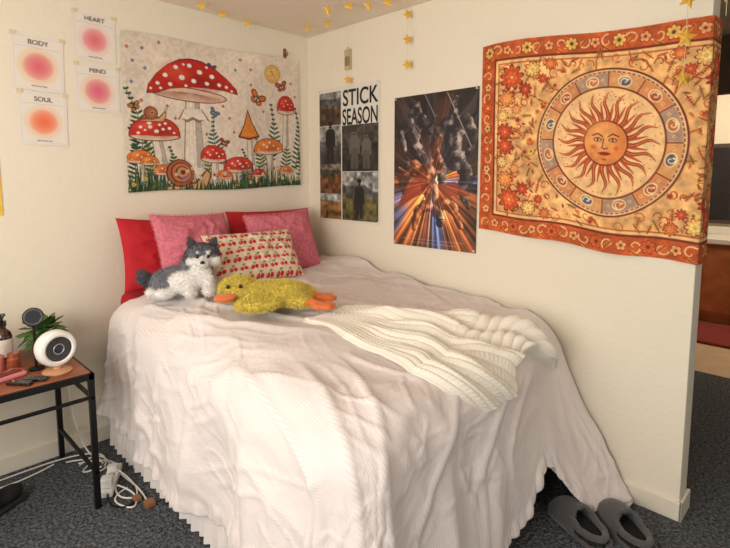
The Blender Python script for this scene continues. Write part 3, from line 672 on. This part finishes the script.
roll=roll*(1+.25*vn(QQ*7,PP*5,74))
off=-.004+edge*(.010+ribs+roll+.008*vn(PP*4,QQ*5,50))
grid_mesh('knit_throw_blanket',S+N*off[...,None],M_knit).modifiers.new('s','SOLIDIFY').thickness=.014

# ================= PILLOWS =================
def pillow(name,w,h,t,loc,rot,m,canvas=None,pinch=.06,seed=0,fringe=None):
    n=60;u=np.linspace(-1,1,n);U,Vv=np.meshgrid(u,u)
    g=group(name,loc);g.rotation_euler=rot
    X,Y,Z=_pf2(U,Vv,w,h,t,pinch,seed)
    if canvas is not None:
        c=canvas;c.mesh('front',lambda XX,YY:_pf2(XX/c.W*2-1,1-YY/c.H*2,w,h,t,pinch,seed),M_cloth,g)
    else: grid_mesh('front',np.stack([X,Y,Z],-1),m,g)
    grid_mesh('back',np.stack([X,-Y,Z],-1)[:,::-1],m,g)
    if fringe:
        bm=bmesh.new()
        for k in range(420):
            s=k/420*4;e=int(s);f=(s-e)*2-1
            uu,vv=((f,-1),(1,f),(-f,1),(-1,-f))[e]
            x=uu*w/2*(1-pinch*(1-vv*vv));z=vv*h/2*(1-pinch*(1-uu*uu));d=Vector((uu if abs(uu)==1 else 0,0,vv if abs(vv)==1 else 0)).normalized()
            tv=Vector((d.z,0,-d.x))*.0016;q=Vector((x,0,z));e2=q+d*random.uniform(.006,.012)+Vector((random.uniform(-.003,.003),random.uniform(-.005,.005),random.uniform(-.003,.003)))
            vs=[bm.verts.new(q-tv-d*.004),bm.verts.new(q+tv-d*.004),bm.verts.new(e2+tv*.6),bm.verts.new(e2-tv*.6)];bm.faces.new(vs)
        bm_obj('fringe',bm,fringe,g)
    return g
def _pf2(U,Vv,w,h,t,pinch,seed):
    prof=((1-np.abs(U)**2.6)*(1-np.abs(Vv)**2.6)).clip(0)**.55
    rd=lambda x,y,s:(1-np.sqrt(vn(x,y,s)**2+.01))**2
    wr=.012*vn(U*3,Vv*3,seed)+.016*rd(U*2.5+Vv*1.5,Vv*3-U,seed+3)+.010*rd(U*5-Vv*2,Vv*5+U*2,seed+7)
    return U*w/2*(1-pinch*(1-Vv**2)),-(prof*t/2+wr*prof),Vv*h/2*(1-pinch*(1-U**2))
M_red=mat('red_pillowcase',(186,20,36),.8,bump=.2,bscale=20,bdist=.01)
M_pink=mat('pink_slub_weave',(206,112,128),.95,bump=.6,bscale=120,var=.2,vscale=70,bdist=.003)
M_pfr=mat('pink_fringe',(216,132,146),.95)
pillow('red_pillow',.64,.40,.14,(-1.09,-.155,1.025),(math.radians(-18),math.radians(4),math.radians(4)),M_red,seed=1)
pillow('red_pillow',.64,.41,.14,(-.42,-.15,1.04),(math.radians(-16),0,math.radians(-3)),M_red,seed=5)
pillow('pink_throw_pillow',.46,.41,.13,(-1.06,-.335,1.06),(math.radians(-22),math.radians(2),math.radians(6)),M_pink,seed=8,fringe=M_pfr)
pillow('pink_throw_pillow',.47,.40,.13,(-.46,-.315,1.04),(math.radians(-20),math.radians(-3),math.radians(-4)),M_pink,seed=12,fringe=M_pfr)
c=Canvas(.56,.32,.0025,(226,206,180));c.grain(60,.04)
for j in range(6):
    for i in range(9):
        x=.035+i*.064+(.032 if j%2 else 0);y=.03+j*.054
        c.line([(x,y-.017),(x-.012,y+.006)],.003,(90,110,60));c.line([(x,y-.017),(x+.013,y+.004)],.003,(90,110,60))
        c.ell(x+.006,y-.017,.009,.004,(96,124,66));c.ell(x-.012,y+.009,.0115,.0115,(190,22,34));c.ell(x+.013,y+.007,.0115,.0115,(200,30,38))
        c.ell(x-.015,y+.006,.003,.003,(250,200,190))
pillow('cherry_lumbar_pillow',.55,.31,.12,(-.80,-.50,1.01),(math.radians(-34),0,math.radians(-6)),mat('cherry_back',(226,206,180),.9),canvas=c,seed=15)

# ================= PLUSH HUSKY =================
M_wh=mat('plush_white',(232,228,224),1,bump=.6,bscale=90,sheen=.3);M_gr=mat('plush_grey',(112,112,120),1,bump=.6,bscale=90,sheen=.3)
M_dg=mat('plush_dark_grey',(70,70,76),1,bump=.6,bscale=90,sheen=.2);M_bk=mat('plastic_black',(14,14,16),.15)
g=group('plush_husky',(-1.21,-.58,.878),math.radians(-34));g.scale=(.98,.98,.95)
o=blob('body',[((-.06,.02,.075),(.12,.085,.07)),((.01,.01,.115),(.08,.07,.085)),((-.14,.01,.065),(.075,.08,.06)),((.04,0,.16),(.055,.05,.05)),((-.13,-.06,.045),(.06,.035,.042))],M_gr,g);fur(o,5000,.016,M_gr)
o=blob('belly_and_paws',[((-.03,-.055,.07),(.09,.045,.06)),((.0,-.10,.030),(.030,.06,.027)),((.085,-.085,.030),(.032,.055,.027)),((.04,-.05,.11),(.055,.035,.07)),((.0,-.07,.07),(.028,.03,.055)),((.08,-.06,.07),(.028,.03,.055)),((-.12,-.10,.028),(.052,.030,.026),(0,0,.4)),((-.18,-.07,.03),(.04,.026,.024),(0,0,.8))],M_wh,g);fur(o,5600,.014,M_wh)
o=blob('head',[((.05,-.01,.205),(.082,.065,.060)),((.0,-.02,.185),(.037,.035,.036)),((.10,-.02,.185),(.037,.035,.036))],M_gr,g,.006);fur(o,4200,.013,M_dg)
o=blob('face_mask',[((.055,-.055,.183),(.052,.03,.034)),((.06,-.088,.173),(.028,.038,.023)),((.006,-.04,.177),(.033,.028,.029)),((.107,-.04,.177),(.033,.028,.029)),((.033,-.058,.223),(.013,.016,.012)),((.082,-.058,.223),(.013,.016,.012))],M_wh,g,.005);fur(o,2400,.010,M_wh)
for sx in(-.0,.1):
    e=blob('ear',[((sx,.0,.255),(.024,.012,.034),(0,(sx-.05)*7,0)),((sx+(sx-.05)*.2,.0,.275),(.012,.008,.024),(0,(sx-.05)*7,0))],M_dg,g,.004);fur(e,500,.009,M_dg)
o=blob('tail',[((-.20,.02,.06),(.045,.03,.03)),((-.23,.0,.085),(.04,.03,.034)),((-.235,-.02,.11),(.03,.026,.03))],M_dg,g);fur(o,900,.014,M_dg)
blob('nose',[((.062,-.125,.182),(.012,.009,.009))],M_bk,g,.002,2)
for sx in(.033,.085):blob('eye',[((sx,-.084,.206),(.009,.007,.010))],M_bk,g,.0018,2)
# ================= PLUSH DUCK =================
M_ye=mat('plush_yellow',(224,204,88),1,bump=.6,bscale=80,sheen=.3,var=.15,vscale=60);M_or=mat('plush_orange',(218,116,52),1,bump=.4,bscale=90,sheen=.3)
g=group('plush_duck',(-1.06,-.99,.862),math.radians(-45));g.scale=(1.05,1.05,.95)
o=blob('body',[((.05,.03,.055),(.135,.10,.055)),((-.03,.02,.055),(.09,.085,.052)),((-.13,.04,.072),(.085,.075,.060)),((.14,.05,.045),(.07,.07,.040)),((-.02,-.095,.033),(.095,.042,.028),(0,0,.3)),((.02,.13,.04),(.09,.045,.028)),((.14,-.045,.035),(.07,.030,.026),(0,0,-.25)),((.08,.0,.085),(.07,.05,.035))],M_ye,g,.008);fur(o,17000,.020,M_ye,.002)
o=blob('beak',[((-.165,-.055,.058),(.048,.034,.013),(.2,0,.3)),((-.165,-.052,.040),(.040,.028,.010),(-.1,0,.3)),((-.19,-.07,.052),(.022,.022,.012))],M_or,g,.004,4)
for dy,dz,rz in((-.06,.022,-.25),(.03,.03,.15)):
    o=blob('foot',[((.19,dy,dz+.012),(.055,.020,.019),(0,0,rz)),((.24,dy+rz*.06,dz),(.038,.040,.018)),((.27,dy+rz*.06+.028,dz),(.026,.015,.015)),((.282,dy+rz*.06,dz),(.026,.015,.015)),((.27,dy+rz*.06-.028,dz),(.026,.015,.015))],M_or,g,.005,4);fur(o,900,.007,M_or)
for p in((-.16,-.030,.100),(-.105,-.034,.104)):blob('eye',[(p,(.009,.008,.010))],M_bk,g,.0018,2)

# ================= SIDE TABLE =================
g=group('side_table',(0,0,0));M_top=mat('reddish_wood',(146,84,56),.4,var=.25,vscale=9)
x0,x1,y0,y1=-2.32,-1.69,-.615,-.05;zt=.62
boxes('top',[(x0+.012,y0+.012,zt-.018,x1-.012,y1-.012,zt)],M_top,g,.003)
lg=.024
fr=[(x0,y0,zt-.032,x1,y0+lg,zt-.004),(x0,y1-lg,zt-.032,x1,y1,zt-.004),(x0,y0,zt-.032,x0+lg,y1,zt-.004),(x1-lg,y0,zt-.032,x1,y1,zt-.004)]
for X in(x0,x1-lg):
    for Y in(y0,y1-lg):fr.append((X,Y,0,X+lg,Y+lg,zt-.004))
fr+=[(x0,y1-lg+.004,.42,x1,y1-.004,.438),(x0,y0+.004,.50,x1,y0+lg-.006,.514),(x1-lg+.004,y0,.50,x1-.004,y1,.514),(x0+.004,y0,.50,x0+lg-.004,y1,.514),(x1-lg+.004,y0,.16,x1-.004,y1,.174)]
for X in np.linspace(x0+.12,x1-.12,4):fr.append((X,y1-lg+.006,.42,X+.01,y1-.008,zt-.02))
boxes('frame',fr,M_metal,g,.002)
def face(name,loc,yaw,pitch=0):
    e=group(name,loc);e.rotation_euler=(pitch,0,yaw);return e
M_pw=mat('white_plastic',(238,236,232),.3);M_pb=mat('gloss_black',(16,16,20),.12,coat=.5)
g=face('security_camera',(-1.80,-.50,zt),math.radians(12))
lathe('base',[(0,0),(.055,0),(.058,.006),(.05,.012),(.016,.016),(.014,.04),(0,.04)],mat('tan_base',(200,150,110),.4),g,32)
lathe('body',[(0,-.06),(.045,-.058),(.068,-.045),(.077,-.02),(.077,.015),(.070,.026),(.060,.029),(.052,.024)],M_pw,g,48,(0,0,.105),(math.pi/2,0,0))
lathe('face_plate',[(0,.020),(.04,.0215),(.053,.0245)],M_pb,g,48,(0,0,.105),(math.radians(90),0,0))
lathe('lens_ring',[(.018,.024),(.021,.0265),(.024,.024)],mat('lens_grey',(150,150,154),.3,.3),g,32,(0,0,.105),(math.radians(90),0,0))
lathe('lens',[(0,.0262),(.010,.025),(.018,.0225)],mat('lens_glass',(30,34,52),.05),g,32,(0,0,.105),(math.radians(90),0,0))
g=face('desk_mirror_black',(-1.855,-.40,zt),math.radians(-10))
lathe('base',[(0,0),(.03,0),(.03,.008),(.006,.012),(.005,.22),(0,.22)],M_metal,g,24)
lathe('disc',[(0,.012),(.034,.012),(.040,.006),(.040,-.006),(.034,-.012),(.03,-.009),(0,-.009)],M_pb,g,32,(0,-.01,.235),(math.radians(80),0,0))
lathe('rim',[(.028,.0135),(.032,.017),(.036,.0135)],mat('rim_grey',(110,110,116),.3,.5),g,32,(0,-.01,.235),(math.radians(80),0,0))
M_amb=mat('amber_glass',(62,30,16),.1,coat=.5);M_lab=mat('paper_label',(232,226,214),.7)
g=group('amber_pump_bottle',(-1.935,-.20,zt))
lathe('bottle',[(0,0),(.034,0),(.036,.01),(.036,.12),(.030,.14),(.014,.155),(.014,.17),(0,.17)],M_amb,g)
lathe('label',[(.0365,.03),(.0368,.03),(.0368,.11),(.0365,.11)],M_lab,g)
lathe('pump',[(0,.168),(.017,.168),(.017,.19),(.006,.193),(.006,.21),(.016,.212),(.016,.222),(0,.224)],M_pb,g)
boxes('nozzle',[(-.004,-.04,.212,.004,0,.221)],M_pb,g,.002)
g=group('copper_jar',(-1.925,-.34,zt));M_cop=mat('copper_tint',(190,110,84),.25,.7)
lathe('jar',[(0,0),(.024,0),(.026,.006),(.026,.05),(.020,.056),(.022,.058),(.022,.075),(0,.077)],M_cop,g)
g=group('perfume_bottle',(-1.98,-.30,zt))
lathe('glass',[(0,0),(.026,0),(.03,.01),(.03,.06),(.012,.075),(.012,.09),(0,.09)],mat('pink_glass',(206,130,120),.1,coat=.4),g)
lathe('cap',[(0,.088),(.016,.088),(.016,.12),(0,.122)],mat('rose_cap',(176,86,74),.3,.3),g)
g=group('cream_bottle',(-2.02,-.14,zt))
lathe('bottle',[(0,0),(.03,0),(.032,.008),(.032,.13),(.012,.15),(.012,.165),(.018,.166),(.018,.20),(0,.20)],mat('cream_plastic',(214,196,174),.4),g)
g=group('pink_glasses_case',(-1.985,-.44,zt),.3)
M_pc=mat('pink_leatherette',(208,128,128),.5,var=.1)
boxes('tray',[(-.08,-.04,0,.08,.04,.022)],M_pc,g,.01,seg=4);boxes('inlay',[(-.065,-.028,.022,.065,.028,.026)],mat('dark_pink',(120,50,56),.6),g,.004)
tube('rim_wire',[(-.07,-.03,.03),(-.03,-.035,.05),(0,-.02,.035),(.03,-.035,.05),(.07,-.03,.03)],.003,mat('rosegold_wire',(200,120,100),.3,.8),g)
for i,(x,y,rz) in enumerate(((-1.945,-.545,.7),(-1.893,-.54,.85))):
    g=group('remote_control',(x,y,zt),rz)
    boxes('shell',[(-.017,-.05,0,.017,.05,.014)],M_pb,g,.006,seg=4)
    boxes('buttons',[(-.010+.01*(k%3)-.003,-.04+.014*(k//3),.013,-.010+.01*(k%3)+.003,-.034+.014*(k//3),.0155) for k in range(15)],mat('button_grey',(90,90,96),.6),g,.0008)
g=group('potted_plant',(-1.775,-.18,zt))
lathe('pot',[(0,0),(.040,0),(.045,.01),(.052,.075),(.056,.08),(.05,.085),(.045,.078),(0,.076)],mat('terracotta_pot',(120,92,76),.8),g)
M_lf=mat('leaf_green',(66,104,46),.5,var=.3,vscale=25)
bm=bmesh.new()
for i in range(120):
    a=random.uniform(0,6.28);el=random.uniform(-.45,1.25);ln=random.uniform(.04,.070)
    base_=Vector((0,0,.09));d=Vector((math.cos(a)*math.cos(el),math.sin(a)*math.cos(el),math.sin(el)))
    st_=base_+d*random.uniform(.02,.07);tip=st_+d*ln+Vector((0,0,-.02));sd=d.cross(Vector((0,0,1))).normalized()*ln*.36
    up=Vector((0,0,.010));m1=st_.lerp(tip,.4)+up
    vs=[st_,m1-sd-up*.6,st_.lerp(tip,.75)-sd*.7,tip,st_.lerp(tip,.75)+sd*.7,m1+sd-up*.6];v=[bm.verts.new(q_) for q_ in vs];cen=bm.verts.new(m1)
    for k in range(6):bm.faces.new((v[k],v[(k+1)%6],cen))
bm_obj('leaves',bm,M_lf,g,True)

# ================= FLOOR ITEMS =================
M_cab=mat('white_cable',(226,224,218),.5)
g=group('power_strip',(-1.60,-.46,0),math.radians(60))
boxes('body',[(-.12,-.03,.002,.12,.03,.036)],M_pw,g,.008,seg=3)
boxes('sockets',[(-.10+.05*k,-.016,.035,-.07+.05*k,.016,.0375) for k in range(4)],mat('socket_grey',(170,170,168),.5),g,.001)
boxes('adapter',[(-.10,-.025,.036,-.05,.025,.078),(.03,-.022,.036,.07,.022,.066)],M_pw,g,.006,seg=3)
boxes('led',[(.10,-.004,.034,.108,.004,.038)],mat('green_led',(40,230,90),.4),g,.001)
g=group('charging_cables')
paths=[[(-1.60,-.38,.05),(-1.52,-.2,.01),(-1.62,-.08,.01),(-1.9,-.06,.01),(-2.3,-.1,.01)],
[(-1.58,-.45,.07),(-1.52,-.5,.01),(-1.55,-.68,.01),(-1.62,-.62,.01),(-1.60,-.5,.01),(-1.52,-.38,.01),(-1.54,-.22,.01),(-1.66,-.18,.01)],
[(-1.62,-.4,.07),(-1.7,-.3,.01),(-1.6,-.2,.01),(-1.52,-.3,.01),(-1.55,-.42,.01),(-1.52,-.6,.01),(-1.54,-.75,.01)],
[(-1.63,-.52,.03),(-1.68,-.62,.01),(-1.62,-.72,.01),(-1.55,-.66,.01),(-1.53,-.55,.01)],
[(-1.66,-.07,.4),(-1.64,-.06,.2),(-1.6,-.1,.01),(-1.56,-.25,.01),(-1.6,-.35,.05)],
[(-1.66,-.2,.008),(-1.57,-.12,.008),(-1.53,-.3,.008),(-1.64,-.34,.008),(-1.58,-.16,.008),(-1.7,-.12,.008)],
[(-1.56,-.56,.008),(-1.66,-.58,.008),(-1.6,-.76,.008),(-1.54,-.62,.008),(-1.6,-.54,.03)],
[(-2.3,-.22,.01),(-2.1,-.12,.01),(-1.9,-.16,.01),(-1.75,-.1,.01)]]
for i,pp_ in enumerate(paths):tube('cable_%d'%i,[(a,b,cz) for a,b,cz in pp_],.004,M_cab if i!=3 else M_metal,g)
boxes('plug',[(-1.56,-.78,.004,-1.52,-.74,.03),(-1.58,-.70,.004,-1.55,-.66,.024)],mat('brown_plug',(150,104,70),.5),g,.004)
# slippers
M_sl=mat('grey_fleece',(84,80,82),1,bump=.8,bscale=120,sheen=.3,bdist=.006);M_in=mat('dark_insole',(40,37,38),1,bump=.5,bscale=100)
def slipper(loc,rz):
    g=group('slipper',loc,rz)
    def w(t):
        b=.038+.014*math.sin(min(1,t*1.05)*math.pi*.62)
        if t<.1:b*=math.sqrt(max(0,1-((.1-t)/.1)**2))
        if t>.85:b*=math.sqrt(max(0,1-((t-.85)/.15)**2))
        return b
    n=28;out=[(w(i/n),-.13+.26*i/n) for i in range(n+1)]
    O=[(x,y) for x,y in out]+[(-x,y) for x,y in out[::-1]]
    bm=bmesh.new();vs=[bm.verts.new((x,y,.003)) for x,y in O];f=bm.faces.new(vs)
    r=bmesh.ops.extrude_face_region(bm,geom=[f]);
    for v in [e for e in r['geom'] if isinstance(e,bmesh.types.BMVert)]:v.co.z=.026
    bmesh.ops.remove_doubles(bm,verts=bm.verts[:],dist=.0005);bmesh.ops.recalc_face_normals(bm,faces=bm.faces[:]);bm_obj('sole',bm,M_in,g)
    V=[];F=[];m_=20
    for i in range(n+1):
        t=.0+1.0*i/n;ww=(w(t)+.008)
        hh=.030+.052*float(ss(.30,.50,t));
        if t>.6:hh*=math.sqrt(max(0.0,1-((t-.6)/.405)**2))
        op=(1-float(ss(.36,.5,t)))*.42*math.pi
        for j in range(m_+1):
            a=j/m_
            a=(a*2)*(math.pi/2-op) if a<=.5 else math.pi-(1-a)*2*(math.pi/2-op)
            V.append((ww*math.cos(a),-.135+.272*t,.006+hh*abs(math.sin(a))**.8*(1 if op<.2 else 1.15)))
    for i in range(n):
        t=(i+.5)/n
        for j in range(m_):
            if t<.45 and j in(m_//2-1,m_//2) : continue
            F.append((i*(m_+1)+j,i*(m_+1)+j+1,(i+1)*(m_+1)+j+1,(i+1)*(m_+1)+j))
    o=mesh_obj('upper',V,F,M_sl,g);fur(o,4500,.011,M_sl,.0014);o.modifiers.new('s','SOLIDIFY').thickness=.012
    pts=[]
    for i in range(24):
        a=math.pi*(1+i/23);pts.append(((w(.3)+.003)*math.cos(a),-.045+.085*math.sin(a),.045))
    pts=[(w(.42),.0,.07)]+pts[::-1]+[(-w(.42),.0,.07)]
    tube('collar_rim',pts,.013,M_sl,g)
slipper((-.345,-2.17,0),math.radians(-28));slipper((-.24,-2.31,0),math.radians(-36))
g=group('black_sneaker',(-2.03,-.33,0),math.radians(-60))
boxes('sole',[(-.045,-.13,.0,.045,.13,.025)],mat('shoe_sole',(30,30,32),.7),g,.012,seg=4)
blob('upper',[((0,.06,.05),(.044,.07,.035)),((0,-.04,.065),(.042,.08,.055)),((0,-.08,.085),(.036,.04,.045))],mat('black_canvas',(26,26,28),.9),g,.006)

# ================= LIGHT =================
def area(name,loc,rot,sx,sy,e,c_):
    l=bpy.data.lights.new(name,'AREA');l.shape='RECTANGLE';l.size=sx;l.size_y=sy;l.energy=e;l.color=c_
    o=bpy.data.objects.new(name,l);o.location=loc;o.rotation_euler=rot;return link(o)
area('window_daylight',(-3.38,-1.95,1.52),(0,math.radians(-90),0),1.25,2.0,56,(1,.965,.90))
l=bpy.data.lights.new('bathroom_light','POINT');l.energy=34;l.color=(1,.88,.72);l.shadow_soft_size=.12
o=bpy.data.objects.new('bathroom_light',l);o.location=(3.1,-2.3,2.2);link(o)
w=bpy.data.worlds.new('ambient_fill');SC.world=w;w.use_nodes=True;b=w.node_tree.nodes['Background']  # even warm fill added in place of room bounce, enters by the open back
b.inputs[0].default_value=(1,.95,.88,1);b.inputs[1].default_value=.82
# ================= CAMERA =================
cam=bpy.data.cameras.new('camera');co=bpy.data.objects.new('camera',cam);link(co)
co.location=(-2.362,-2.907,1.452);co.rotation_euler=(math.radians(84),0,math.radians(44.56-90))
cam.sensor_width=36;cam.lens=36*504/730;cam.shift_y=-44/730;cam.clip_start=.02
SC.camera=co
